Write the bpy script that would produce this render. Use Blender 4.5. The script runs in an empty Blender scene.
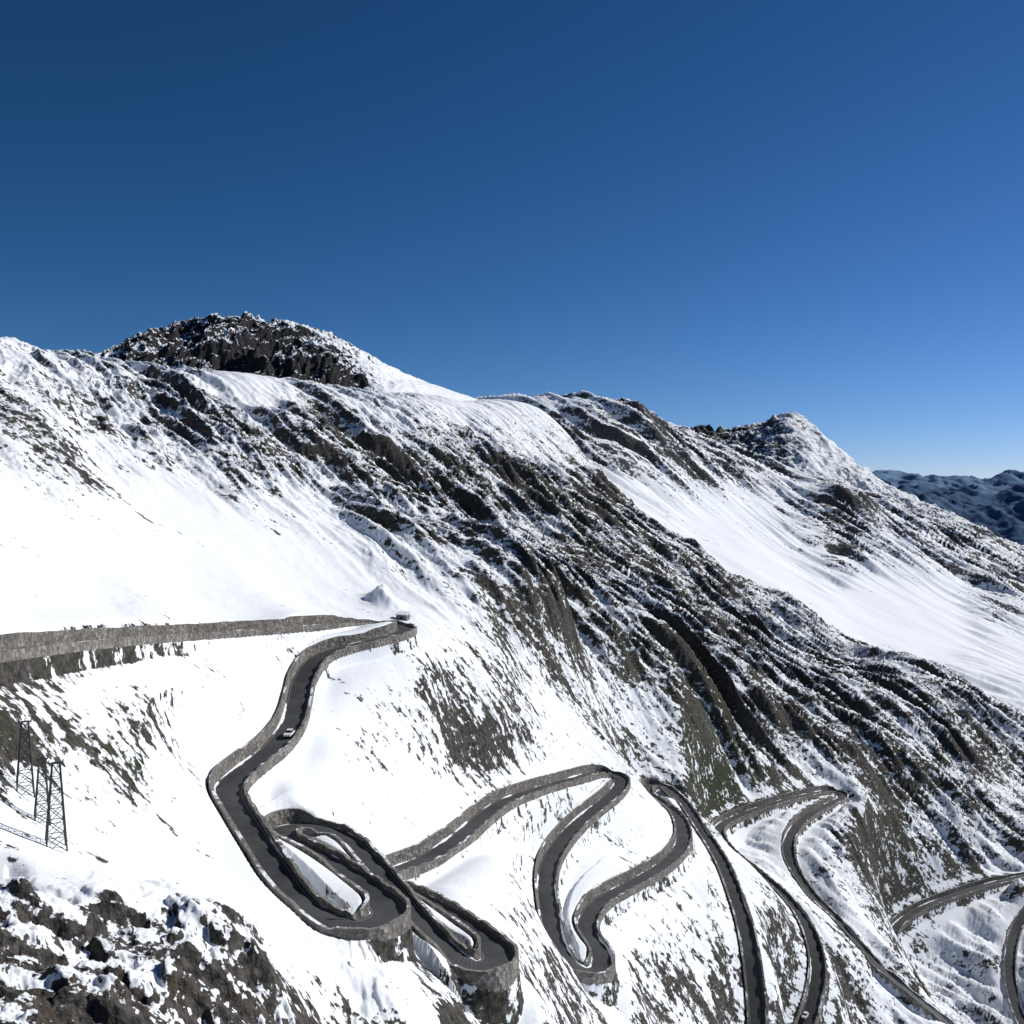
import bpy, math, numpy as np
from mathutils import Vector
QUAL=1.0
F=1000.0
scene=bpy.context.scene
rng=np.random.default_rng(7)
# ---------------------------------------------------------------- noise
def mk(seed):
    r=np.random.default_rng(seed); p=r.permutation(256); a=r.random(256)*2*np.pi
    return np.concatenate([p,p]),np.cos(a),np.sin(a)
_T={}
def perlin(x,y,seed=0):
    if seed not in _T:_T[seed]=mk(seed+11)
    p,gx,gy=_T[seed]
    xf=np.floor(x);yf=np.floor(y);xi=xf.astype(np.int64)&255;yi=yf.astype(np.int64)&255
    x=x-xf;y=y-yf
    u=x*x*x*(x*(x*6-15)+10);v=y*y*y*(y*(y*6-15)+10)
    x1=(xi+1)&255;y1=(yi+1)&255
    def g(ix,iy,dx,dy):
        h=p[p[ix]+iy]; return gx[h]*dx+gy[h]*dy
    a=g(xi,yi,x,y);b=g(x1,yi,x-1,y);c=g(xi,y1,x,y-1);d=g(x1,y1,x-1,y-1)
    ab=a+u*(b-a);cd=c+u*(d-c)
    return (ab+v*(cd-ab))*1.5
def fbm(x,y,o=4,g=.5,seed=0):
    s=0;a=1
    for i in range(o):
        s=s+a*perlin(x,y,seed+i);x=x*2.03+3.1;y=y*2.03+1.7;a*=g
    return s
def ridged(x,y,o=4,g=.5,seed=0):
    s=0;a=1
    for i in range(o):
        s=s+a*(1-2*np.abs(perlin(x,y,seed+i)));x=x*2.07+3.1;y=y*2.07+1.7;a*=g
    return s
def sst(a,b,x):
    t=np.clip((x-a)/(b-a),0,1);return t*t*(3-2*t)
# ---------------------------------------------------------------- TPS landform from surveyed points
def P3(u,v,d): return ((u-512)/F*d,d,-(v-512)/F*d)
TK=0.55
def tps_fit(pts,lam=1e-4):
    a=np.array(pts,float)
    X=np.stack([(a[:,0]-512)/F,np.log(a[:,2])*TK],1);q=-(a[:,1]-512)/F
    n=len(X);d=np.linalg.norm(X[:,None]-X[None],axis=2)
    K=np.where(d>0,d*d*np.log(d+1e-12),0)
    A=np.zeros((n+3,n+3));A[:n,:n]=K+lam*np.eye(n);A[:n,n]=1;A[:n,n+1:]=X;A[n,:n]=1;A[n+1:,:n]=X.T
    w=np.linalg.solve(A,np.concatenate([q,np.zeros(3)]))
    return X,w
def tps_eval(m,s,t):
    X,w=m;n=len(X);sf=s.ravel();tf=(t*TK).ravel();o=np.empty(sf.shape)
    for i in range(0,len(sf),20000):
        dx=sf[i:i+20000,None]-X[None,:,0];dy=tf[i:i+20000,None]-X[None,:,1]
        r2=dx*dx+dy*dy
        o[i:i+20000]=(0.5*r2*np.log(r2+1e-24))@w[:n]+w[n]+w[n+1]*sf[i:i+20000]+w[n+2]*tf[i:i+20000]
    return o.reshape(s.shape)
def cr_matrix(nf,nc):
    pos=np.linspace(0,nc-1,nf);i=np.clip(np.floor(pos).astype(int),0,nc-2);f=pos-i
    W=np.zeros((nf,nc));r=np.arange(nf)
    for k,wt in zip((-1,0,1,2),(-.5*f**3+f**2-.5*f,1.5*f**3-2.5*f**2+1,-1.5*f**3+2*f**2+.5*f,.5*f**3-.5*f**2)):
        np.add.at(W,(r,np.clip(i+k,0,nc-1)),wt)
    return W
class Land:
    def __init__(s,pts,s0,s1,y0,y1,ns,nt,lam=1e-4,nc=(170,200)):
        s.s0,s.s1,s.t0,s.t1,s.ns,s.nt=s0,s1,math.log(y0),math.log(y1),ns,nt
        m=tps_fit(pts,lam)
        cs=np.linspace(s0,s1,nc[0]);ct=np.linspace(s.t0,s.t1,nc[1])
        C=tps_eval(m,*np.meshgrid(cs,ct))
        q=cr_matrix(nt,nc[1])@C@cr_matrix(ns,nc[0]).T
        S,T=np.meshgrid(np.linspace(s0,s1,ns),np.linspace(s.t0,s.t1,nt))
        s.Y=np.exp(T);s.X=S*s.Y;s.Z=q*s.Y;s.U=S*F+512;s.V=512-q*F
        s.cover=np.zeros_like(s.Z);s.green=np.zeros_like(s.Z)
    def samp(s,A,x,y):
        fs=(x/y-s.s0)/(s.s1-s.s0)*(s.ns-1);ft=(np.log(y)-s.t0)/(s.t1-s.t0)*(s.nt-1)
        fs=np.clip(fs,0,s.ns-1.001);ft=np.clip(ft,0,s.nt-1.001)
        i=fs.astype(int);j=ft.astype(int);a=fs-i;b=ft-j
        return (A[j,i]*(1-a)+A[j,i+1]*a)*(1-b)+(A[j+1,i]*(1-a)+A[j+1,i+1]*a)*b
    def build(s,name,mat):
        nt,ns=s.nt,s.ns
        co=np.stack([s.X,s.Y,s.Z],2).reshape(-1,3).astype(np.float32)
        idx=np.arange(nt*ns).reshape(nt,ns)
        q=np.stack([idx[:-1,:-1],idx[:-1,1:],idx[1:,1:],idx[1:,:-1]],2).reshape(-1,4).astype(np.int32)
        me=bpy.data.meshes.new(name);me.vertices.add(len(co));me.vertices.foreach_set("co",co.ravel())
        me.loops.add(q.size);me.loops.foreach_set("vertex_index",q.ravel())
        me.polygons.add(len(q));me.polygons.foreach_set("loop_start",np.arange(0,q.size,4,dtype=np.int32))
        me.polygons.foreach_set("use_smooth",np.ones(len(q),bool))
        for nm,A in (("cover",s.cover),("green",s.green)):
            at=me.attributes.new(nm,'FLOAT','POINT');at.data.foreach_set("value",A.astype(np.float32).ravel())
        me.update(calc_edges=True)
        ob=bpy.data.objects.new(name,me);scene.collection.objects.link(ob);me.materials.append(mat)
        return ob
def shep(U,V,pts,sig):
    """smoothly varying ground-cover survey"""
    nu,nv=160,160
    gu=np.linspace(U.min(),U.max(),nu);gv=np.linspace(200,1300,nv)
    GU,GV=np.meshgrid(gu,gv);num=np.zeros_like(GU);den=np.zeros_like(GU)+1e-30
    for p in pts:
        w=np.exp(-((GU-p[0])**2+(GV-p[1])**2)/(2*sig*sig))+1e-4/(1+((GU-p[0])**2+(GV-p[1])**2)/sig**2)**2
        num+=w*p[2];den+=w
    G=num/den
    fu=np.clip((U-gu[0])/(gu[-1]-gu[0])*(nu-1),0,nu-1.001);fv=np.clip((V-200)/1100*(nv-1),0,nv-1.001)
    i=fu.astype(int);j=fv.astype(int);a=fu-i;b=fv-j
    return (G[j,i]*(1-a)+G[j,i+1]*a)*(1-b)+(G[j+1,i]*(1-a)+G[j+1,i+1]*a)*b
# ---------------------------------------------------------------- roads (surveyed centre lines)
chainA=[(-300,690,84),(-80,662,103),(0,652,122),(100,641,155),(200,634,195),(300,627,232),(352,624,255),(386,624,265),(406,629,258),(396,635,247),
(376,640,240),(343,648,232),(318,658,224),(303,680,212),(298,700,201),(291,725,190),(274,748,178),(248,768,166),(230,785,156),(230,802,147),(247,830,136),
(269,865,127),(290,895,121),(316,919,118),(353,930,117),(384,921,121),(387,907,126),(366,891,132),(345,875,137),(320,859,142),(297,848,146),
(281,838,150.5),(285,828,156.5),(308,827,159),(334,834,158),(356,851,153),(376,874,147),(400,903,140),(426,934,135),(455,962,131),(486,971,131),(499,956,136),
(480,938,142),(454,920,149),(427,903,156.5),(402,891,163),(386,884,168.5),(383,878,174),(392,873,180),(408,868,186),(431,857,193),(460,837,207),(482,818,224),
(505,802,241),(540,789,264),(575,779,288),(600,773,306),(621,780,307),(613,795,293),(580,822,270),(556,850,251),(547,875,240),(548,905,226),(556,940,211),
(572,968,206),(596,975,207),(602,956,215),(588,935,222),(588,918,229),(603,900,241),(640,880,261),(668,862,282),(683,842,306),(679,820,326),(664,806,346),(648,795,366),
(648,786,385),(664,788,388),(682,803,370),(702,833,342),(722,865,315),(738,905,292),(748,940,278),(754,980,268),(758,1024,258),(760,1080,246)]
chainB=[(796,1060,290),(803,1035,298),(815,995,310),(817,960,322),(805,925,338),(785,898,352),(755,872,375),(728,850,398),(718,830,420),(735,818,438),(770,805,455),(808,795,478),
(832,791,494),(843,797,492),(832,803,476),(803,820,450),(789,840,428),(792,865,412),(810,895,398),(828,912,390),(870,958,372),(900,985,366),(945,1022,360),(985,1060,350)]
chainC=[(1090,862,565),(1024,876,540),(985,886,525),(950,897,510),(915,912,495),(893,932,480),(900,955,465),(920,990,445),(945,1030,425),(970,1075,405)]
chainD=[(1075,890,530),(1035,905,512),(1018,925,500),(1010,955,480),(1012,990,460),(1025,1030,440),(1045,1080,420)]
HW=2.3
def gsm(A,sig):
    n=int(sig*3);k=np.exp(-np.arange(-n,n+1)**2/(2*sig*sig));k/=k.sum()
    if A.ndim==1:return np.convolve(np.pad(A,n,'edge'),k,'valid')
    P=np.concatenate([2*A[0]-A[n:0:-1],A,2*A[-1]-A[-2:-n-2:-1]])
    return np.stack([np.convolve(P[:,c],k,'valid') for c in range(A.shape[1])],1)
def spline(pts,step=.6):
    p=np.array([P3(*a) for a in pts]);out=[]
    for i in range(len(p)-1):
        a=p[max(i-1,0)];b=p[i];c=p[i+1];d=p[min(i+2,len(p)-1)];L=np.linalg.norm(c-b);n=max(2,int(L/.3))
        t=np.linspace(0,1,n,endpoint=False)[:,None]
        out.append(.5*((2*b)+(-a+c)*t+(2*a-5*b+4*c-d)*t**2+(-a+3*b-3*c+d)*t**3))
    o=np.concatenate(out+[p[-1:]])
    L=np.concatenate([[0],np.cumsum(np.linalg.norm(np.diff(o[:,:2],axis=0),axis=1))])
    m=int(L[-1]/step);g=np.linspace(0,L[-1],m)
    o=np.stack([np.interp(g,L,o[:,k]) for k in range(3)],1)
    xy=gsm(o[:,:2],1.3/step);z=gsm(o[:,2],5/step)
    return np.column_stack([xy,z])
roads=[spline(c) for c in (chainA,chainB,chainC,chainD)]
def frame(r):
    t=np.gradient(r[:,:2],axis=0);t/=np.linalg.norm(t,axis=1)[:,None]+1e-9
    return t,np.stack([-t[:,1],t[:,0]],1)
# ---------------------------------------------------------------- near mountain slope
base=[(0,600,150),(0,520,195),(0,440,250),(0,380,310),(-300,600,110),(-300,400,250),(-300,300,330),(-400,700,90),
(100,600,185),(200,600,225),(300,600,265),(370,600,290),(100,500,255),(200,500,305),(300,500,360),(380,520,410),(100,420,345),(200,430,410),(300,430,500),(400,600,300),(440,620,292),
(450,650,272),(430,700,240),(385,820,193),(385,750,209),(385,700,224),(470,760,246),(455,800,224),(550,700,330),(500,650,315),(540,600,380),(600,730,350),(640,830,292),(620,850,272),
(290,790,165),(450,890,172),(520,880,200),(520,930,176),(340,760,188),(330,700,210),(200,700,165),
(500,1025,128),(560,1000,176),(600,1022,192),(650,1000,226),(650,940,242),(700,950,260),(700,1010,242),(780,1000,287),(780,950,306),(850,1000,347),(850,950,368),(870,900,420),(880,850,480),
(950,850,535),(900,1030,352),
(640,700,430),(700,760,430),(760,770,478),(850,765,540),(950,800,600),(1024,830,640),(1024,780,730),(900,700,740),(950,750,690),(800,700,620),(700,650,560),(600,600,520),(500,560,480),
(420,520,470),(450,480,600),(550,520,700),(650,560,800),(750,620,850),(850,670,860),(400,420,630),(480,430,800),(550,460,950),
(0,698,113),(0,720,108),(25,795,100),(42,822,96),(56,848,92),(100,700,133),(150,700,148),(150,760,133),(150,820,118),(150,868,104),(200,850,122),(300,945,108),(330,965,105),(385,985,106),(450,1020,112),(60,760,112),
(100,860,97),(120,885,86),(190,905,88),(250,950,86),(300,1024,84),(200,960,78),(100,1000,64),(0,1024,56),(0,860,84),(0,900,76),(-200,850,80),
(1024,1150,320),(1024,1300,170),(800,1120,255),(800,1300,130),(600,1160,150),(600,1400,60),(512,1500,28),(200,1200,42),(0,1200,38),(200,1600,20),(-300,1200,40),(1400,900,560),(1400,1200,330),
(1400,760,850),(500,1110,108),(400,1100,96),(1400,1500,100),(1400,1800,20),(-300,1600,20),(300,1120,70)]
crest=[(-300,290,350),(-100,329,352),(0,347,362),(50,357,400),(100,366,450),(150,376,490),(200,380,520),(245,374,560),(290,383,620),(340,393,690),(390,396,780),(440,398,900),(490,404,1020),(540,411,1120)]
edge=[(572,440,1080),(600,492,1010),(650,528,990),(720,572,960),(800,618,930),(900,662,870),(1024,728,820),(1400,850,900)]
bp=list(base)+crest+edge
for u,v,d in crest: bp+= [(u,v+14,d*1.22),(u,v+70,d*1.7),(u,v+150,d*2.4)]
for u,v,d in edge: bp+= [(u,v+45,d*1.25),(u,v+110,d*1.7),(u,v+160,d*2.4)]
for c in (chainA,chainB,chainC,chainD): bp+=c
NS,NT=int(1300*QUAL),int(1560*QUAL)
N=Land(bp,-.78,.78,20,1700,NS,NT,lam=4e-6,nc=(260,300))
cov=[(0,600,0.05),(150,530,0.1),(280,580,0.06),(60,550,.14),(250,530,.22),(330,570,.24),(0,500,.33),(100,480,.33),(30,400,.52),(0,440,.55),(60,470,.52),(170,415,.54),(240,480,.52),(110,385,.42),(150,455,.46),(300,520,.33),
(200,570,.05),(140,590,.35),(120,560,.14),(50,365,.4),(150,378,.38),(250,378,.2),(300,390,.42),(230,440,.52),(20,360,.35),(200,385,.4),(340,395,.42),(100,430,.48),(280,470,.46),(190,510,.22),
(330,430,.52),(400,415,.46),(370,500,.52),(410,560,.5),(450,480,.54),(500,440,.5),(540,500,.54),(480,600,.49),(560,600,.55),(520,650,.4),(600,660,.53),(650,600,.55),(700,620,.55),(750,660,.54),(700,700,.53),
(450,395,.25),(520,415,.25),(560,440,.35),(600,520,.54),(440,590,.4),(400,610,.12),(380,400,.33),(430,440,.47),
(780,720,.54),(850,710,.52),(900,760,.49),(950,720,.5),(1000,760,.48),(1000,830,.47),(900,830,.44),(820,760,.49),(720,770,.45),(640,740,.38),(570,700,.27),(560,750,.18),(540,690,.32),(600,720,.36),
(850,860,.4),(900,900,.36),(960,940,.4),(780,860,.36),(760,930,.36),(850,980,.38),(700,900,.32),(650,930,.3),(560,850,.2),(500,900,.28),(440,830,.18),(350,760,.2),(330,700,.2),(400,720,.2),
(420,685,.42),(480,712,.44),(450,640,.28),(150,700,.33),(100,700,.38),(60,715,.46),(20,725,.54),(45,745,.46),(110,775,.5),(95,762,.42),(160,810,.22),(200,740,.1),(250,850,.12),(240,700,.1),(60,790,.12),(200,820,.12),(150,860,.25),
(0,880,.62),(0,930,.68),(60,905,.5),(120,930,.68),(180,930,.7),(230,965,.74),(40,980,.75),(130,1000,.75),(220,1020,.72),(290,1000,.5),(340,1010,.46),(420,1000,.38),(50,860,.15),(100,870,.3),(20,825,.08),(210,890,.3),(300,940,.2),
(320,975,.4),(395,965,.42),(460,1010,.45),(560,1010,.34),(620,850,.25),(520,850,.22),(300,780,.1),(640,1010,.34),(720,1000,.36),(1000,980,.42),(900,1000,.4),(480,880,.25)]
grn=[(0,600,.2),(200,450,.1),(20,725,1.2),(60,745,1.2),(110,775,1.3),(150,700,.6),(400,450,.35),(360,500,.7),(420,560,.6),(500,500,.4),(600,560,.4),(650,680,.45),(720,790,1),(800,740,.3),(900,840,.7),(960,860,.6),(700,620,.2),
(850,700,.3),(1000,750,.3),(600,800,.4),(480,700,.3),(900,950,.4),(0,900,0),(150,950,0),(250,980,0),(350,1000,.1),(450,1000,.3),(50,1000,0),(0,400,.1),(700,900,.4),(250,850,.3)]
N.cover=shep(N.U,N.V,cov,26);N.green=shep(N.U,N.V,grn,45)
# distance to road, nearest road level
Dm=np.full(N.Z.shape,1e3);RZ=np.zeros(N.Z.shape);R=18.
ds=(N.s1-N.s0)/(NS-1);dt=(N.t1-N.t0)/(NT-1)
for r in roads:
    for k in range(0,len(r)):
        x,y,z=r[k]
        i0=(x/y-N.s0)/ds;j0=(math.log(y)-N.t0)/dt
        Rk=R if k%2==0 else 8.
        wi=int(Rk/(y*ds)*1.1)+2;wj=int(Rk/(y*dt))+2
        a=max(0,int(i0)-wi);b=min(NS,int(i0)+wi);c=max(0,int(j0)-wj);e=min(NT,int(j0)+wj)
        if a>=b or c>=e: continue
        d2=np.hypot(N.X[c:e,a:b]-x,N.Y[c:e,a:b]-y);sub=Dm[c:e,a:b];m=d2<sub
        sub[m]=d2[m];RZ[c:e,a:b][m]=z
X,Y=N.X,N.Y
cc=X*.72+Y*.69;ee=X*.69-Y*.72
far=sst(180,420,Y)
rocky=np.clip(N.cover,0,1);rg=sst(.2,.55,rocky)*sst(1300,1000,Y-150*(N.U<420))
w1=fbm(X/90,Y/90,2,seed=3)
r1=ridged(cc/44+.5*w1,ee/340,2,.5,5)-.4;r2=ridged(cc/16+.8*w1,ee/130,2,.5,9)-.4;r3=ridged(cc/6.5+1.2*w1,ee/22,4,.6,13)-.4
disp=far*(.04+rg)*(11*r1*sst(.36,.5,rocky)+4.6*r2+1.7*r3)
N.cover=N.cover+far*rg*sst(.35,.48,rocky)*(.08*r1+.12*r2)
mid=(1-far)*sst(100,130,Y)
disp+=mid*(rg*1.1+.03)*(ridged(cc/12+w1,ee/30,3,.5,17)*.6+ridged(X/4,Y/4,4,.6,21)*.3)
disp+=.4*fbm(X/24,Y/24,3,seed=25)+.07*fbm(X/4+w1,Y/9,3,.55,seed=27)
near=1-sst(100,130,Y);oc=sst(.25,.6,rocky)*near
xr=X+.5*fbm(X/3,Y/3,2,seed=39);yr=Y+.5*fbm(X/3+9,Y/3,2,seed=40)
oh=2.6*fbm(xr/11,yr/9,3,.5,31)+.5*np.abs(perlin(xr/3.2,yr/4.,35))*2
st_=1.5;q_=(oh+.25*X)/st_;oh2=st_*(np.floor(q_)+sst(.3,.7,q_-np.floor(q_)))-.25*X
disp+=oc*(.45*oh+.55*oh2+.16*ridged(X/.9,Y/1.0,2,.5,37)-.9)
rf=sst(HW+1,12,Dm);disp*=(.06+.94*rf)
Zb=N.Z+disp
# embankments: ground held back by masonry, dropped below the outer wall and raised behind the inner one
tall=np.zeros_like(Zb)
for (u,v,d,hh,rr) in ((372,925,118,3.0,12),(484,968,131,5.0,10),(592,975,206,3.4,12)):
    x,y,_=P3(u,v,d);tall=np.maximum(tall,hh*np.exp(-((X-x)**2+(Y-(y-5))**2)/(rr*rr)))
dd_=np.clip(Dm-HW-.4,0,99)
lo_=RZ-1.3-tall-1.05*dd_;hi_=RZ+.7+1.05*dd_
Zc=np.clip(Zb,lo_,hi_);wb=sst(5,13,Dm)
Zb=np.where(Dm<14,Zc*(1-wb)+Zb*wb,Zb)
rel_=Zb-RZ;ex=np.exp(-(dd_/4.5)**2)*(Dm<17)
Zb=Zb-ex*(1.5+.4*tall)*sst(.1,-.7,rel_)+ex*.8*sst(.1,.9,rel_)
w=sst(HW+.3,HW+1.1,Dm)
N.Znat=Zb.copy()
N.Z=np.where(Dm<HW+1.1,(RZ-.25)*(1-w)+Zb*w,Zb)
# snow drift beside the far hairpin
dx,dy,_=P3(384,604,290)
N.Z+=(4.6+1.6*fbm(X/3,Y/3,2,seed=77))*np.exp(-(np.abs((X-dx)/4.5)**2.2+np.abs((Y-dy)/5)**2.2))*sst(HW+1,HW+3,Dm)

# ---------------------------------------------------------------- materials
def mat(name):
    m=bpy.data.materials.new(name);m.use_nodes=True;nt=m.node_tree;b=nt.nodes["Principled BSDF"];return m,nt,b
def nn(nt,t,**k):
    n=nt.nodes.new(t)
    for a,v in k.items():setattr(n,a,v)
    return n
def math_(nt,op,a,b=None,clamp=False):
    n=nn(nt,'ShaderNodeMath',operation=op,use_clamp=clamp)
    for i,q in enumerate((a,b)):
        if q is None:continue
        if isinstance(q,(int,float)):n.inputs[i].default_value=q
        else:nt.links.new(q,n.inputs[i])
    return n.outputs[0]
def noise(nt,vec,sc,det=6,rough=.6):
    n=nn(nt,'ShaderNodeTexNoise');n.inputs['Scale'].default_value=sc;n.inputs['Detail'].default_value=det;n.inputs['Roughness'].default_value=rough
    nt.links.new(vec,n.inputs['Vector']);return n.outputs['Fac']
def mapr(nt,v,a,b,c=0,d=1,smooth=False):
    n=nn(nt,'ShaderNodeMapRange');n.interpolation_type='SMOOTHSTEP' if smooth else 'LINEAR'
    for i,q in enumerate((v,a,b,c,d)):
        if isinstance(q,(int,float)):n.inputs[i].default_value=q
        else:nt.links.new(q,n.inputs[i])
    return n.outputs[0]
def mix(nt,f,a,b):
    n=nn(nt,'ShaderNodeMix',data_type='RGBA')
    for i,q in ((0,f),(6,a),(7,b)):
        if isinstance(q,tuple):n.inputs[i].default_value=(*q,1)
        elif isinstance(q,(int,float)):n.inputs[i].default_value=q
        else:nt.links.new(q,n.inputs[i])
    return n.outputs[2]
def snow_rock(name,k,rockA,rockB,grass,rot=-46,aniso=.28,rust=False):
    m,nt,b=mat(name)
    tc=nn(nt,'ShaderNodeTexCoord');obj=tc.outputs['Object']
    mp=nn(nt,'ShaderNodeMapping',vector_type='POINT');nt.links.new(obj,mp.inputs[0])
    mp.inputs['Rotation'].default_value=(0,0,math.radians(-rot));mp.inputs['Scale'].default_value=(aniso,1,.45)
    n1=noise(nt,mp.outputs[0],.05*k,4,.6);n2=noise(nt,obj,.5*k,6,.7);n3=noise(nt,mp.outputs[0],.26*k,6,.72)
    v=math_(nt,'ADD',math_(nt,'ADD',math_(nt,'MULTIPLY',n1,.24),math_(nt,'MULTIPLY',n3,.40)),math_(nt,'MULTIPLY',n2,.36))
    cv=nn(nt,'ShaderNodeAttribute',attribute_name='cover').outputs['Fac'];gr=nn(nt,'ShaderNodeAttribute',attribute_name='green').outputs['Fac']
    ge=nn(nt,'ShaderNodeNewGeometry');sx=nn(nt,'ShaderNodeSeparateXYZ');nt.links.new(ge.outputs['Normal'],sx.inputs[0])
    st=mapr(nt,sx.outputs[2],.92,.5,-.05,.06)
    st=math_(nt,'MULTIPLY',st,mapr(nt,cv,.05,.4,0,1))
    th=math_(nt,'ADD',mapr(nt,cv,0,1,.375,.615),st)
    rk=mapr(nt,math_(nt,'SUBTRACT',th,v),-.008,.012,0,1,True)
    c1=noise(nt,obj,.9*k,6,.7);rc=mix(nt,mapr(nt,c1,.38,.62),rockA,rockB)
    if rust:
        sy=nn(nt,'ShaderNodeSeparateXYZ');nt.links.new(obj,sy.inputs[0])
        nearf=mapr(nt,sy.outputs[1],120,95,0,.6)
        rc=mix(nt,math_(nt,'MULTIPLY',nearf,mapr(nt,n3,.5,.62)),rc,(.09,.06,.043))
    gf=math_(nt,'MULTIPLY',gr,mapr(nt,n1,.4,.62),clamp=True)
    rc=mix(nt,gf,rc,grass)
    nt.links.new(mix(nt,rk,(.84,.87,.91),rc),b.inputs['Base Color'])
    b.inputs['Roughness'].default_value=.9
    b.inputs['Specular IOR Level'].default_value=.1
    hb=noise(nt,obj,1.1*k,5,.65)
    bu=nn(nt,'ShaderNodeBump');nt.links.new(mapr(nt,rk,0,1,.16,.9),bu.inputs['Strength']);bu.inputs['Distance'].default_value=1./k;nt.links.new(hb,bu.inputs['Height']);nt.links.new(bu.outputs[0],b.inputs['Normal'])
    return m
mN=snow_rock('snowy_slope_mat',1.,(.024,.023,.023),(.12,.11,.10),(.046,.056,.026),rust=True)
N.build('mountain_slope',mN)
mF=snow_rock('far_slope_mat',.4,(.035,.036,.039),(.10,.098,.096),(.07,.075,.04))
mQ=snow_rock('dark_peak_mat',.5,(.011,.0115,.015),(.052,.05,.051),(.05,.05,.04))
# ---------------------------------------------------------------- far massif with snow bowl
def drop(l,a=14,b=80):
    o=list(l)
    for u,v,d in l:o+=[(u,v+a,d*1.2),(u,v+b,d*1.6)]
    return o
fr=[(300,420,1300),(400,410,1350),(500,407,1450),(545,409,1500),(575,413,1550),(600,411,1600),(635,412,1680),(655,426,1740),(690,442,1850),(740,460,1900),(800,482,1950),(860,502,2000),(900,520,2050),(960,527,2300),(1024,562,2400),(1400,640,2400)]
Fp=drop(fr)+[(300,520,1000),(500,520,1050),(560,450,1380),(600,460,1400),(650,500,1350),(700,530,1350),(760,560,1350),(850,600,1350),(900,640,1250),(1024,700,1150),(1024,640,1500),(1024,600,1900),(900,560,1700),(800,520,1700),
(720,480,1650),(950,548,2100),(700,600,1000),(850,690,950),(1024,800,900),(1400,850,900),(1400,720,1600)]
Fm=Land(Fp,-.3,.85,880,4200,900,680,lam=1e-6)
Fm.cover=shep(Fm.U,Fm.V,[(640,450,.4),(620,425,.46),(560,430,.42),(690,465,.42),(600,412,.42),(560,410,.38),(520,407,.3),(640,414,.5),(760,485,.42),(850,518,.66),(830,530,.52),(815,540,.45),(900,600,.05),(800,560,.05),(1000,650,.16),(700,520,.08),(650,490,.2),(1000,560,.5),(950,540,.54),(980,585,.46),(1000,600,.4),(990,690,.25),
(900,545,.42),(880,540,.3),(920,575,.25),(950,610,.05),(850,640,.03),(660,435,.52),(720,470,.46),(800,500,.3),(740,510,.12),(680,490,.25)],20)
X,Y=Fm.X,Fm.Y;c=X*.45+Y*.9;e=X*.9-Y*.45
wv=fbm(X/200,Y/200,2,seed=41)
fc=sst(.08,.5,Fm.cover)
q1=ridged(c/80+.6*wv,e/520,2,.5,43)-.5;q2=ridged(c/34+wv,e/160,4,.55,47)-.5
Fm.Z+= (.02+1.2*fc)*(13*q1+8*q2)+4*fbm(X/190,Y/190,3,seed=49);Fm.cover=Fm.cover+fc*.08*(q1+q2)
Fm.Z+=26*np.exp(-(((Fm.U-850)/28)**2+((Y-1880)/70)**2))
# secondary spur running down to the right below the peak
sp_=np.abs(Fm.U-(860+(2150-Y)*.42))
Fm.Z+=16*np.exp(-(sp_/26)**2)*sst(1500,1750,Y)*sst(2250,2050,Y)
Fm.build('snow_bowl_mountain',mF)
pk=[(560,480,3000),(640,460,3000),(680,446,2950),(692,439,2900),(705,431,2850),(716,437,2850),(740,435,2850),(762,427,2850),(790,415,2800),(812,429,2780),(830,444,2750),(855,465,2730),(880,485,2700),(905,496,2700),(950,518,2700),(1024,551,2700),(1400,620,2700)]
Pp=drop(pk,26,100)+[(690,470,2500),(790,486,2300),(760,450,2600),(880,520,2300),(950,540,2300),(1024,585,2300),(640,520,2300),(1400,700,2200),(560,600,2300)]
Pm=Land(Pp,.0,.85,2150,5200,700,520,lam=3e-7)
Pm.cover=shep(Pm.U,Pm.V,[(700,440,.95),(715,440,.9),(740,445,.7),(770,435,.68),(790,425,.5),(800,437,.35),(820,450,.25),(850,480,.4),(900,510,.55),(950,525,.5),(1000,560,.5),(820,500,.48),(720,470,.62),(880,490,.38),(760,470,.62),(780,455,.55)],14)
X,Y=Pm.X,Pm.Y;wv=fbm(X/300,Y/300,2,seed=51)
Pm.Z+=(.2+Pm.cover)*(20*(ridged((X*.8+Y*.3)/150+.5*wv,(Y*.9-X*.4)/400,3,.5,53)-.9)+14*(ridged(X/60,Y/90,4,.6,57)-.7))
Pm.build('snowy_peak',mF)
qk=[(-100,430,1000),(60,385,1000),(88,366,1000),(104,356,1000),(125,347,1005),(140,342,1010),(152,334,1015),(165,337,1020),(178,332,1020),(195,327,1025),(220,323,1030),(250,325,1035),(275,331,1035),(290,329,1040),(320,335,1040),(345,346,1040),(370,359,1040),(400,375,1040),(440,391,1060),(480,406,1100),(520,432,1150),(600,560,1200)]
Qp=drop(qk,16,90)+[(100,395,850),(200,395,850),(300,405,850),(400,410,900),(0,420,850),(480,460,930),(560,600,950),(-100,470,850),(700,720,1000)]
Qm=Land(Qp,-.62,.1,780,2000,760,520,lam=2e-7)
Qm.cover=shep(Qm.U,Qm.V,[(110,352,.62),(160,340,.6),(200,340,.68),(250,345,.74),(290,350,.7),(320,370,.8),(345,382,.75),(300,332,.42),(325,342,.42),(350,356,.36),(370,366,.3),(400,378,.22),(450,400,.15),(230,328,.6),(100,370,.5),(180,365,.55),(220,380,.5)],13)
X,Y=Qm.X,Qm.Y;wv=fbm(X/100,Y/100,2,seed=61)
Qm.Z+=sst(.05,.7,Qm.cover)*(10*(ridged((X-Y*.3)/50+.5*wv,Y/120,3,.5,63)-1.)+4.4*(ridged(X/14,Y/26,4,.58,67)-.7))+1.5*fbm(X/60,Y/60,2,seed=69)
Qm.build('rocky_peak',mQ)
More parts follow.
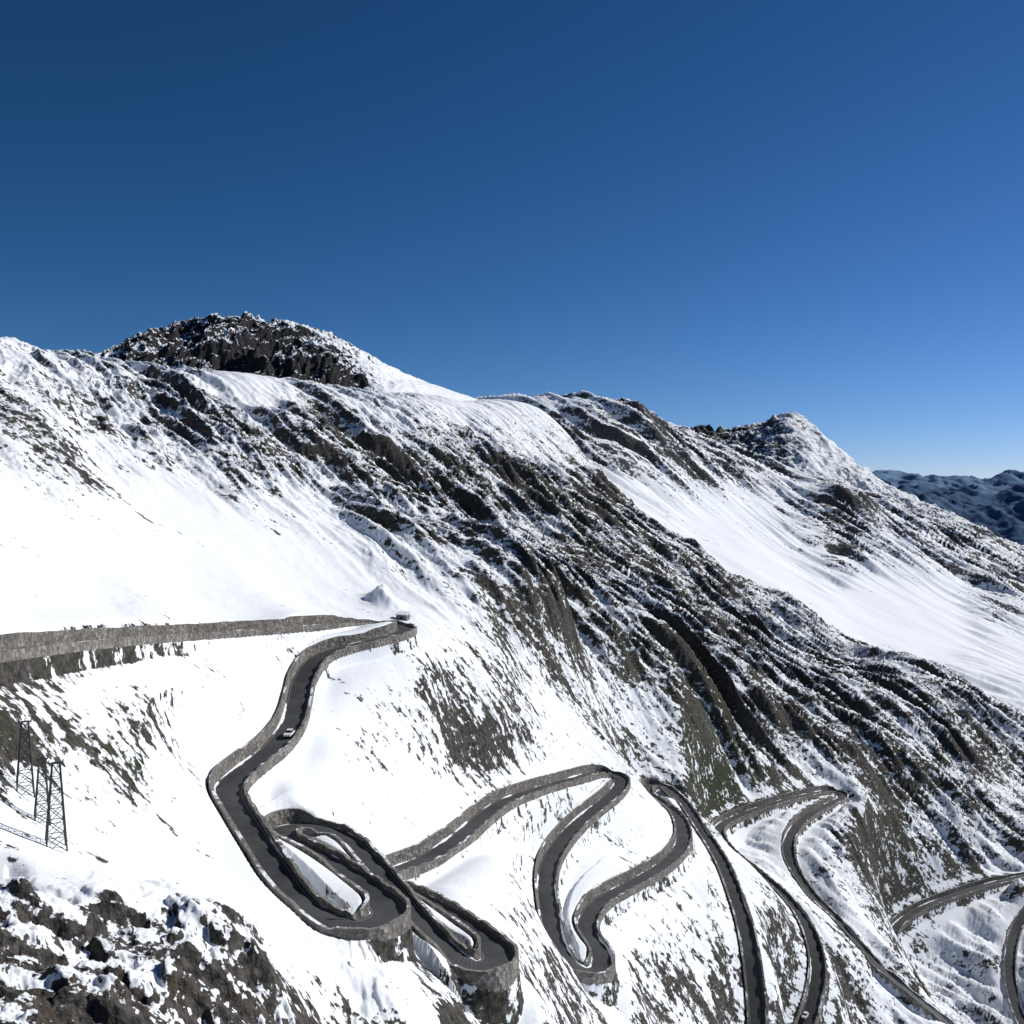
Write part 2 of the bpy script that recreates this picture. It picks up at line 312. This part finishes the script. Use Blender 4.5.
# distant ranges; aerial haze is painted into their blue base colours
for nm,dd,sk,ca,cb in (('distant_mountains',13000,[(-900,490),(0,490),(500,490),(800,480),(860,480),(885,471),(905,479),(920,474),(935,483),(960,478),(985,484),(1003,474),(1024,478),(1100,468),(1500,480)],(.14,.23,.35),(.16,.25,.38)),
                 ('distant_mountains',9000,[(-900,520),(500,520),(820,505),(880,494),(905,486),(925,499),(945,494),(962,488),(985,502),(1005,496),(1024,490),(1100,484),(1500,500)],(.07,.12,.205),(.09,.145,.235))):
    md,nt,b=mat('hazed_mountain_mat')
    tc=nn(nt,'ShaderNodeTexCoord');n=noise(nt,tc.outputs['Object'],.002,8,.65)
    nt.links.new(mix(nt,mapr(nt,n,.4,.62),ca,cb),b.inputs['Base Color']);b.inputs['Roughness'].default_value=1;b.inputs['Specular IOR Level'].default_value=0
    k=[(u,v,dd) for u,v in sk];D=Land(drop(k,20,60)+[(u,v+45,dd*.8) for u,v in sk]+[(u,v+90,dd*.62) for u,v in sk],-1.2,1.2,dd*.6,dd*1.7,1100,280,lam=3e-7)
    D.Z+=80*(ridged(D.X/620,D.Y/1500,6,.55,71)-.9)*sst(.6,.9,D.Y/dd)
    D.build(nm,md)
mv,nt,b=mat('valley_mat');tc=nn(nt,'ShaderNodeTexCoord');n=noise(nt,tc.outputs['Object'],.001,8,.6)
nt.links.new(mix(nt,n,(.04,.07,.06),(.10,.13,.15)),b.inputs['Base Color'])
me=bpy.data.meshes.new('valley_ground');S=90000;me.from_pydata([(-S,-S,-1500),(S,-S,-1500),(S,S,-1500),(-S,S,-1500)],[],[(0,1,2,3)]);me.materials.append(mv)
scene.collection.objects.link(bpy.data.objects.new('valley_ground',me))
# ---------------------------------------------------------------- road, walls, markings
ma,nt,b=mat('asphalt');tc=nn(nt,'ShaderNodeTexCoord');n=noise(nt,tc.outputs['Object'],.35,8,.6);n2=noise(nt,tc.outputs['Object'],.08,3,.5)
nt.links.new(mix(nt,mapr(nt,math_(nt,'MULTIPLY',math_(nt,'ADD',n,n2),.5),.4,.6),(.028,.029,.033),(.06,.062,.068)),b.inputs['Base Color']);b.inputs['Roughness'].default_value=.8
mw,nt,b=mat('stone_wall_mat');tc=nn(nt,'ShaderNodeTexCoord')
vo=nn(nt,'ShaderNodeTexVoronoi',feature='F1');vo.inputs['Scale'].default_value=1.5;nt.links.new(tc.outputs['Object'],vo.inputs['Vector'])
ve=nn(nt,'ShaderNodeTexVoronoi',feature='DISTANCE_TO_EDGE');ve.inputs['Scale'].default_value=1.5;nt.links.new(tc.outputs['Object'],ve.inputs['Vector'])
n=noise(nt,tc.outputs['Object'],.25,7,.65)
sp=nn(nt,'ShaderNodeSeparateXYZ');nt.links.new(vo.outputs['Color'],sp.inputs[0])
c=mix(nt,sp.outputs[0],(.11,.10,.09),(.36,.335,.30));c=mix(nt,mapr(nt,n,.38,.62,0,.75),c,(.09,.084,.075));c=mix(nt,mapr(nt,ve.outputs[0],0,.07,.7,0),c,(.045,.042,.04))
ge=nn(nt,'ShaderNodeNewGeometry');sx=nn(nt,'ShaderNodeSeparateXYZ');nt.links.new(ge.outputs['Normal'],sx.inputs[0])
topf=mapr(nt,sx.outputs[2],.6,.8)
c=mix(nt,topf,c,mix(nt,mapr(nt,noise(nt,tc.outputs['Object'],.15,5,.7),.54,.58),(.19,.18,.165),(.8,.82,.86)));nt.links.new(c,b.inputs['Base Color']);b.inputs['Roughness'].default_value=.9
bu=nn(nt,'ShaderNodeBump');bu.inputs['Strength'].default_value=.7;bu.inputs['Distance'].default_value=.3;nt.links.new(vo.outputs['Distance'],bu.inputs['Height']);nt.links.new(bu.outputs[0],b.inputs['Normal'])
ml,nt,b=mat('road_paint');b.inputs['Base Color'].default_value=(.3,.3,.3,1)
msn,nt,b=mat('snow');b.inputs['Base Color'].default_value=(.84,.87,.91,1);b.inputs['Roughness'].default_value=.9
def newmesh(name,V,Fc,m,parent=None,smooth=False):
    me=bpy.data.meshes.new(name);me.from_pydata([tuple(map(float,v)) for v in V],[],Fc);me.materials.append(m);me.update()
    ob=bpy.data.objects.new(name,me);scene.collection.objects.link(ob)
    if smooth: me.polygons.foreach_set('use_smooth',[True]*len(Fc))
    if parent:ob.parent=parent
    return ob
def strip(Vs,Fs,L,Rr):
    o=len(Vs);n=len(L)
    for a,bb in zip(L,Rr):Vs.append(a);Vs.append(bb)
    for i in range(n-1):Fs.append((o+2*i,o+2*i+1,o+2*i+3,o+2*i+2))
for ri,r in enumerate(roads):
    t,nr=frame(r);V=[];Fc=[]
    def off(o,dz=0):
        o=np.asarray(o)*np.ones(len(r));return np.column_stack([r[:,0]+nr[:,0]*o,r[:,1]+nr[:,1]*o,r[:,2]+dz])
    strip(V,Fc,off(HW+.05),off(-HW-.05));rd=newmesh('mountain_road',V,Fc,ma)
    V=[];Fc=[]
    for o in (HW-.35,-HW+.35):strip(V,Fc,off(o+.04,.006),off(o-.04,.006))
    newmesh('edge_lines',V,Fc,ml,parent=rd)
    idx_=np.arange(len(r))
    for sg in (1,-1):
        po=off(sg*(HW+1.4));g=N.samp(N.Znat,po[:,0],po[:,1]);g=gsm(g,2)
        rel=g-r[:,2]
        # where another ramp of the same road runs right beside this wall
        oo=off(sg*(HW+.5));dist=np.hypot(oo[:,0][:,None]-r[:,0][None],oo[:,1][:,None]-r[:,1][None])
        dist[np.abs(idx_[:,None]-idx_[None])<14]=99
        jn=dist.argmin(1);nd=dist.min(1);zo=r[jn,2]
        s_=np.arange(len(r))*.6;zz=s_*0
        wav=.3*perlin(s_/9,zz+.3+ri,81)+.2*perlin(s_/2.5,zz+.7+ri,83)
        cren=.22*((idx_//4)%2)   # stone parapet blocks with gaps between them
        top=np.where(rel>.15,gsm(np.clip(rel+.1+wav*1.5,.3,2.4),1),.6+wav*.5+cren)
        bot=np.minimum(rel,0)-1.2
        lower=(nd<HW+1.6)&(r[:,2]<zo)      # the upper ramp's wall already stands here
        bot=np.where((nd<HW+3)&(r[:,2]>zo),np.minimum(bot,zo-r[:,2]-.8),bot)
        if ri==0 and sg==1:top=np.where(s_<150,1.9+wav*.4,top)
        if ri==0 and sg==-1:top=np.where(s_<180,.45+wav*.2,top)
        i_=off(sg*HW);o_=off(sg*(HW+.5));ot=off(sg*(HW+.7))
        V=[];n=len(r)
        for q in range(n):
            z=r[q,2]
            V+=[(i_[q,0],i_[q,1],z-.4),(i_[q,0],i_[q,1],z+top[q]),(o_[q,0],o_[q,1],z+top[q]),(ot[q,0],ot[q,1],z+bot[q])]
        Fc=[]
        for q in range(n-1):
            a=4*q;bb=a+4
            if lower[q] or nd[q]<HW-.1:continue
            for c0,c1 in ((0,1),(1,2),(2,3)):
                Fc.append((a+c0,a+c1,bb+c1,bb+c0) if sg<0 else (a+c0,bb+c0,bb+c1,a+c1))
        newmesh('stone_wall',V,Fc,mw)
        # ploughed snow left along the foot of the wall
        wd_=np.clip(-.05+.8*perlin(s_/11,zz+5.5+sg+ri,85)+.3*perlin(s_/2.2,zz+2.1+sg,87)-(.4*(s_<200) if ri==0 else 0),0,.6)
        V=[];Fc=[];A_=off(sg*(HW-.02));B_=off(sg*(HW-.45*wd_-.01));C_=off(sg*(HW-wd_-.02))
        for q in range(n):
            z=r[q,2];h=.5*wd_[q]
            V+=[(A_[q,0],A_[q,1],z-.01+h),(B_[q,0],B_[q,1],z-.01+h*.75),(C_[q,0],C_[q,1],z-.012)]
        for q in range(n-1):
            a=3*q
            if max(wd_[q],wd_[q+1])<=.02 or nd[q]<HW+1:continue
            for c0 in (0,1):
                Fc.append((a+c0,a+c0+1,a+c0+4,a+c0+3) if sg>0 else (a+c0,a+c0+3,a+c0+4,a+c0+1))
        newmesh('snow_bank',V,Fc,msn,smooth=True)
# ---------------------------------------------------------------- pylons
ms,nt,b=mat('galvanised_steel');b.inputs['Base Color'].default_value=(.08,.08,.08,1);b.inputs['Metallic'].default_value=.3;b.inputs['Roughness'].default_value=.6
def beam(V,Fc,a,bb,w):
    a=Vector(a);bb=Vector(bb);d=(bb-a).normalized();u=d.cross(Vector((.3,.9,.2))).normalized()*w/2;v=d.cross(u).normalized()*w/2;o=len(V)
    for p in (a,bb):
        for q in (u+v,u-v,-u-v,-u+v):V.append(tuple(p+q))
    for i in range(4):Fc.append((o+i,o+(i+1)%4,o+4+(i+1)%4,o+4+i))
    Fc.append((o,o+3,o+2,o+1));Fc.append((o+4,o+5,o+6,o+7))
def gz(x,y):return float(N.samp(N.Z,np.array([x]),np.array([y]))[0])
def ground_at(u,v,d0,d1):
    dd=np.linspace(d0,d1,600);z=N.samp(N.Z,(u-512)/F*dd,dd);V=512-z/dd*F
    h=np.where(V<=v)[0];d=dd[h[0]] if len(h) else d1
    return (u-512)/F*d,d,gz((u-512)/F*d,d)
def pylon(u,v,vt,rot):
    x,y,z=ground_at(u,v,70,140);H=(v-vt)/F*y;z-=.2
    e=bpy.data.objects.new('lattice_pylon',None);scene.collection.objects.link(e);e.location=(x,y,z);e.rotation_euler[2]=rot
    V=[];Fc=[];nb=6;hw0,hw1=H*.11,H*.04
    def c(l,i):
        w=hw0+(hw1-hw0)*l;sx_,sy_=((-1,-1),(1,-1),(1,1),(-1,1))[i%4];return (sx_*w,sy_*w,H*l)
    for i in range(4):beam(V,Fc,c(0,i),c(1,i),.12)
    V2=[];F2=[]
    for k in range(nb):
        l0=k/nb;l1=(k+1)/nb
        for i in range(4):
            beam(V2,F2,c(l0,i),c(l1,i+1),.055);beam(V2,F2,c(l0,i+1),c(l1,i),.055);beam(V2,F2,c(l1,i),c(l1,i+1),.055)
    newmesh('legs',V,Fc,ms,e);newmesh('bracing',V2,F2,ms,e)
    V=[];Fc=[]
    beam(V,Fc,(-H*.08,0,H),(H*.08,0,H),.12);beam(V,Fc,(-H*.08,0,H),(-hw1,0,H*.95),.06);beam(V,Fc,(H*.08,0,H),(hw1,0,H*.95),.06)
    for q in (-.075,0,.075):beam(V,Fc,(H*q,0,H),(H*q,0,H+.3),.08)
    newmesh('crossarm',V,Fc,ms,e)
pylon(25,795,720,.5);pylon(42,822,757,.5);pylon(56,848,761,.5)
# ---------------------------------------------------------------- cars, sign, shelter
def paint(name,c,r=.3,mt=0):
    m,nt,b=mat(name);b.inputs['Base Color'].default_value=(*c,1);b.inputs['Roughness'].default_value=r;b.inputs['Metallic'].default_value=mt;return m
mglass=paint('car_glass',(.02,.025,.03),.1);mtire=paint('tyre',(.02,.02,.02),.9);mhead=paint('headlight',(.7,.7,.7),.2);mred=paint('tail_light',(.4,.02,.02),.3)
def loft(name,secs,m,parent,bev=.05):
    V=[];Fc=[]
    for x,w_,z0,z1 in secs:V+=[(x,-w_,z0),(x,w_,z0),(x,w_,z1),(x,-w_,z1)]
    n=len(secs)
    for i in range(n-1):
        a=4*i;b_=a+4
        for k in range(4):Fc.append((a+k,a+(k+1)%4,b_+(k+1)%4,b_+k))
    Fc.append((3,2,1,0));Fc.append((4*n-4,4*n-3,4*n-2,4*n-1))
    ob=newmesh(name,V,Fc,m,parent)
    if bev:
        bm=ob.modifiers.new('b','BEVEL');bm.width=bev;bm.segments=2;bm.limit_method='ANGLE'
    return ob
def car(ri,u,color,name='car',side=1.0,rev=False,sc=.8):
    r=roads[ri];k=int(u);t,nr=frame(r);p=r[k]+np.array([nr[k,0]*side,nr[k,1]*side,.01])
    e=bpy.data.objects.new(name,None);scene.collection.objects.link(e);e.location=p;e.scale=(sc,sc,sc)
    e.rotation_euler[2]=math.atan2(t[k,1],t[k,0])+(math.pi if rev else 0)
    mb=paint('car_paint',color,.25)
    loft('body',[(-2.1,.72,.4,.75),(-2.02,.86,.3,.95),(-1.2,.9,.28,1.0),(.9,.9,.28,.96),(1.9,.85,.3,.78),(2.1,.7,.38,.62)],mb,e,.07)
    loft('cabin_glass',[(-1.9,.72,.95,1.0),(-1.4,.7,.95,1.38),(.1,.7,.95,1.42),(.95,.74,.93,.97)],mglass,e,.04)
    loft('roof',[(-1.5,.6,1.37,1.42),(-1.2,.64,1.37,1.47),(0,.64,1.37,1.48),(.25,.58,1.35,1.42)],mb,e,.02)
    for x in (-1.3,1.3):
        for y in (-.82,.82):
            V=[];Fc=[]
            for a in range(16):
                q=a*math.pi/8
                for yy in (y-.11,y+.11):V.append((x+.33*math.cos(q),yy,.33+.33*math.sin(q)))
            for a in range(16):Fc.append((2*a,2*((a+1)%16),2*((a+1)%16)+1,2*a+1))
            Fc.append(tuple(range(0,32,2)));Fc.append(tuple(range(31,0,-2)));newmesh('wheel',V,Fc,mtire,e)
    for y in (-.62,.62):
        loft('headlight',[(1.95,.15,.6,.74),(2.09,.13,.6,.72)],mhead,e,0).location=(0,y,0)
        loft('tail_light',[(-2.1,.14,.72,.86),(-1.98,.14,.72,.88)],mred,e,0).location=(0,y,0)
def nearest(ri,u,v):
    r=roads[ri];U=r[:,0]/r[:,1]*F+512;V=512-r[:,2]/r[:,1]*F;return int(np.argmin((U-u)**2+(V-v)**2))
car(0,nearest(0,284,736),(.8,.8,.8));car(1,nearest(1,808,1018),(.75,.75,.76),rev=True)
# warning sign on the first bastion
k=nearest(0,344,925);t_,n_=frame(roads[0]);p=roads[0][k]+np.array([n_[k,0]*1.9,n_[k,1]*1.9,0])
e=bpy.data.objects.new('traffic_sign',None);scene.collection.objects.link(e);e.location=p
V=[];Fc=[];beam(V,Fc,(0,0,0),(0,0,2.2),.08);newmesh('post',V,Fc,ms,e)
newmesh('border',[(-.45,-.05,1.5),(.45,-.05,1.5),(0,-.05,2.3)],[(0,1,2)],mred,e);newmesh('plate',[(-.32,-.055,1.57),(.32,-.055,1.57),(0,-.055,2.14)],[(0,1,2)],paint('sign_white',(.8,.8,.8)),e)
# stone shelter beside the far hairpin
x,y,z=ground_at(403,619,262,310);z=gz(x,y)
e=bpy.data.objects.new('stone_shelter',None);scene.collection.objects.link(e);e.location=(x,y,z-.9);e.rotation_euler[2]=-.35;e.scale=(.7,.7,.7)
def box(V,Fc,a,b_):
    o=len(V)
    for zz in (a[2],b_[2]):V.extend([(a[0],a[1],zz),(b_[0],a[1],zz),(b_[0],b_[1],zz),(a[0],b_[1],zz)])
    Fc.extend([tuple(o+i for i in f) for f in ((3,2,1,0),(4,5,6,7),(0,1,5,4),(1,2,6,5),(2,3,7,6),(3,0,4,7))])
V=[];Fc=[]
box(V,Fc,(-2.2,-1.6,0),(-.5,-1.3,3));box(V,Fc,(.6,-1.6,0),(2.2,-1.3,3));box(V,Fc,(-.499,-1.595,2.4),(.599,-1.305,3))
box(V,Fc,(-2.2,1.3,0),(2.2,1.6,3.6));box(V,Fc,(-2.2,-1.299,0),(-1.9,1.299,3.1));box(V,Fc,(1.9,-1.299,0),(2.2,1.299,3.1))
newmesh('walls',V,Fc,mw,e)
newmesh('roof',[(-2.6,-2,3.02),(2.6,-2,3.02),(2.6,2,3.75),(-2.6,2,3.75),(-2.6,-2,3.3),(2.6,-2,3.3),(2.6,2,4.1),(-2.6,2,4.1)],[(3,2,1,0),(4,5,6,7),(0,1,5,4),(1,2,6,5),(2,3,7,6),(3,0,4,7)],msn,e)
# ---------------------------------------------------------------- sun, sky, camera
AZ,EL=math.radians(64),math.radians(33)
sd=Vector((math.sin(AZ)*math.cos(EL),math.cos(AZ)*math.cos(EL),math.sin(EL)))
L=bpy.data.lights.new('sun','SUN');L.energy=4.5;L.angle=math.radians(.5);L.color=(1,.965,.91);lo=bpy.data.objects.new('sun',L);scene.collection.objects.link(lo)
lo.rotation_euler=(-sd).to_track_quat('-Z','Y').to_euler()
wd=bpy.data.worlds.new('World');scene.world=wd;wd.use_nodes=True;nt=wd.node_tree
sk=nt.nodes.new('ShaderNodeTexSky');sk.sky_type='NISHITA';sk.sun_disc=False;sk.sun_elevation=EL;sk.sun_rotation=AZ;sk.altitude=2750;sk.air_density=1.;sk.dust_density=.3;sk.ozone_density=2.
se=nt.nodes.new('ShaderNodeSeparateColor');nt.links.new(sk.outputs[0],se.inputs[0]);cb_=nt.nodes.new('ShaderNodeCombineColor')
for i,(g_,k_) in enumerate(((1.85,.215),(1.42,.47),(1.46,.54))):
    nt.links.new(math_(nt,'MULTIPLY',math_(nt,'POWER',se.outputs[i],g_),k_),cb_.inputs[i])
bg=nt.nodes['Background'];nt.links.new(cb_.outputs[0],bg.inputs[0]);bg.inputs[1].default_value=.058
cam=bpy.data.cameras.new('camera');co=bpy.data.objects.new('camera',cam);scene.collection.objects.link(co);scene.camera=co
cam.sensor_width=36;cam.lens=36*F/1024;cam.clip_end=200000;cam.clip_start=.5;co.rotation_euler=(math.radians(90),0,0)
scene.view_settings.view_transform='Standard';scene.view_settings.look='None';scene.view_settings.exposure=0
